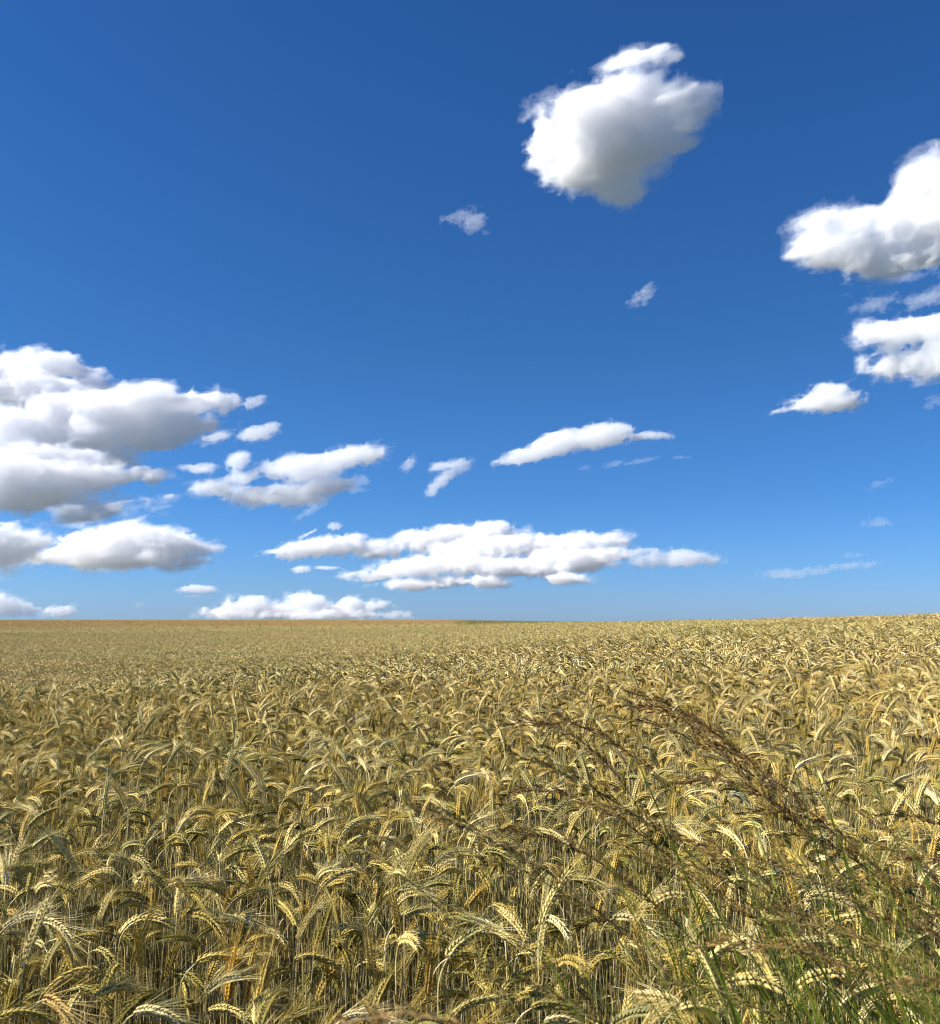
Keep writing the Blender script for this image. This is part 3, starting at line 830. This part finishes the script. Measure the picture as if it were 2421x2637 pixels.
cloud('small white cloud with a pointed top at the far right', [(1628, 787, 58, 20), (1632, 770, 30, 16), (1665, 785, 26, 14), (1565, 800, 35, 5, -10)], 1100, 5)
cloud('slanting elongated white cloud right of centre', [(1030, 898, 55, 15, -10), (1095, 872, 60, 24, -14), (1180, 857, 65, 24, -8), (1262, 858, 42, 8), (1205, 838, 24, 8), (1290, 855, 15, 5)], 1100, 6, dens=.65)
cloud('faint broken wisps below the slanting cloud', [(1205, 912, 22, 5, -10), (1262, 905, 26, 4, -10), (1340, 899, 14, 2.5), (1148, 920, 12, 4)], 1100, 7, True, .6)
cloud('small ragged wisp alone in the blue, left of the big round cloud', [(905, 425, 26, 9, -15), (928, 440, 24, 16, -30), (952, 460, 8, 5)], 1100, 8, True)
cloud('tiny wisp alone in the blue below the big round cloud', [(1268, 582, 24, 12, -20), (1275, 568, 10, 8, -40)], 1100, 9, True)
cloud('huge grey-bellied cloud reaching in from the left edge',
      [(-60, 760, 80, 70, 0, 160), (35, 720, 60, 38, 0, 180), (118, 708, 66, 26, 0, 190), (172, 748, 42, 20, 0, 150), (70, 770, 90, 40, 0, 120),
       (120, 800, 60, 30, 0, 20), (200, 800, 60, 30, -10, 0), (280, 788, 70, 30, 0, 20), (350, 785, 70, 28, 0, 30), (425, 788, 48, 20, 0, 30), (300, 825, 120, 34, 0, 40), (190, 845, 110, 34, 0, 20),
       (40, 850, 90, 45, 0, 0), (330, 868, 34, 16, -20, -10), (280, 862, 60, 22, 0, 0), (120, 885, 90, 26, 0, 10),
       (10, 920, 80, 30, 0, -120), (100, 925, 70, 24, 0, -130), (180, 935, 70, 26, 0, -130), (260, 930, 50, 15, -8, -100), (90, 905, 120, 26, 0, -60), (60, 960, 100, 28, 0, -120), (-60, 930, 70, 60, 0, -100),
       (165, 990, 50, 15, 0, -200), (240, 985, 50, 15, -10, -210), (300, 975, 34, 12, -15, -210)], 1200, 10)
cloud('small bright tuft beside the right tip of the huge cloud', [(497, 792, 22, 11, -15), (512, 785, 12, 6, -30)], 1150, 11, dens=.5)
cloud('small white puff between the huge cloud and the slanting bank', [(503, 852, 36, 16, -15), (535, 840, 14, 12), (425, 860, 30, 8, -20)], 1150, 12, dens=.55)
cloud('broken bank of white cloud left of centre, two streaks running right',
      [(690, 900, 65, 22, -10), (600, 920, 65, 26, -8), (545, 925, 32, 20), (635, 955, 55, 18, -10), (560, 975, 75, 18), (480, 978, 42, 14), (430, 960, 42, 13),
       (468, 905, 24, 16, -40), (395, 920, 34, 9), (480, 938, 40, 10, -10)], 1150, 13, dens=.7)
cloud('faint scraps trailing under the broken bank', [(610, 1003, 30, 6, -30), (705, 945, 24, 12, -20), (700, 962, 16, 6)], 1150, 14, True, .7)
cloud('tiny upright puff right of the broken bank', [(802, 908, 11, 15, 20), (797, 916, 8, 9)], 1150, 15, dens=.45)
cloud('small curl of cloud shaped like a comma near the centre', [(875, 915, 32, 8, -10), (905, 915, 20, 13, -30), (873, 940, 34, 10, -40), (850, 962, 14, 12, -50)], 1150, 16, dens=.5)
cloud('lens-shaped white cloud with grey base at lower left',
      [(140, 1092, 75, 20), (200, 1066, 75, 26), (270, 1058, 75, 26), (330, 1075, 80, 28), (400, 1082, 48, 12, -8), (220, 1100, 130, 16)], 1200, 17)
cloud('pale cloud cut by the left edge above the field', [(5, 1065, 62, 32), (45, 1060, 28, 16), (-40, 1070, 60, 35)], 1200, 18)
cloud('wide lumpy white cloud bank low over the centre of the field',
      [(550, 1088, 40, 12, 0, 40), (600, 1078, 45, 16, 0, 40), (680, 1072, 60, 18, 0, 40), (750, 1082, 50, 16, 0, 30), (830, 1060, 55, 20, 0, 60), (900, 1048, 50, 18, 0, 70), (965, 1043, 52, 18, 0, 70),
       (1010, 1072, 70, 22, 0, 10), (930, 1080, 70, 20, 0, 0), (1090, 1075, 60, 22, 0, 20), (1150, 1068, 45, 20, 0, 20), (1200, 1060, 36, 14, 0, 20), (1120, 1100, 80, 20, 0, -30), (1195, 1092, 45, 13, 0, -20),
       (880, 1105, 70, 16, -6, -60), (800, 1118, 70, 15, -6, -70), (730, 1132, 42, 10, 0, -70), (960, 1115, 80, 17, 0, -70), (1040, 1115, 70, 18, 0, -60), (830, 1146, 55, 9, 0, -110), (920, 1140, 60, 10, 0, -110), (1100, 1135, 45, 10, 0, -100)], 1200, 19, dens=1.5, dmax=12000)
cloud('soft pale cloud trailing right of the lumpy bank', [(1280, 1103, 40, 15), (1340, 1098, 55, 17), (1385, 1102, 28, 10), (1260, 1085, 40, 9)], 1200, 20, dens=.5, dmax=12000)
cloud('two small low puffs under the left end of the lumpy bank', [(595, 1119, 20, 7), (640, 1116, 24, 4)], 1200, 21, dmax=12000)
cloud('tiny round puff above the left end of the lumpy bank', [(658, 1035, 14, 8), (608, 1048, 20, 3, -30)], 1200, 22, dmax=12000)
cloud('small flat puff over the skyline left of centre', [(388, 1158, 34, 8), (380, 1172, 14, 3)], 1200, 23, dmax=12000)
cloud('row of white heaped clouds just above the skyline',
      [(440, 1202, 40, 13), (495, 1192, 42, 20), (565, 1200, 40, 14), (600, 1190, 42, 22), (650, 1198, 40, 14), (690, 1188, 26, 15), (740, 1192, 26, 9), (600, 1208, 150, 8)], 1200, 24, dmax=13000)
cloud('grey-white heap at the skyline in the far left corner', [(25, 1195, 38, 16), (-20, 1190, 40, 22), (60, 1198, 16, 8)], 1200, 25, dens=.6, dmax=13000)
cloud('small slanted puff on the skyline at left', [(117, 1202, 26, 10, -10)], 1200, 26, dmax=13000)
cloud('thin pale streak of cloud low at the right', [(1545, 1128, 42, 9), (1600, 1122, 34, 6), (1665, 1113, 42, 5, -5), (1680, 1092, 16, 4)], 1200, 27, True, .7, dmax=12000)
cloud('faint small puff at the right, level above the pale streak', [(1723, 1027, 20, 7)], 1200, 28, True, .7, dmax=12000)
cloud('faint slanting wisp at the right, highest of the small ones', [(1732, 950, 20, 5, -15)], 1150, 29, True, .6, dmax=12000)
cloud('faint tuft cut by the right edge', [(1835, 790, 18, 8, -15)], 1150, 30, True, .7)
cloud('speck of cloud low over the left of the field', [(274, 1188, 10, 4)], 1200, 31, True, .8, dmax=12000)
cloud('flat sliver of cloud on the skyline at the centre', [(805, 1215, 24, 3.5)], 1200, 32, True, .8, dmax=12000)
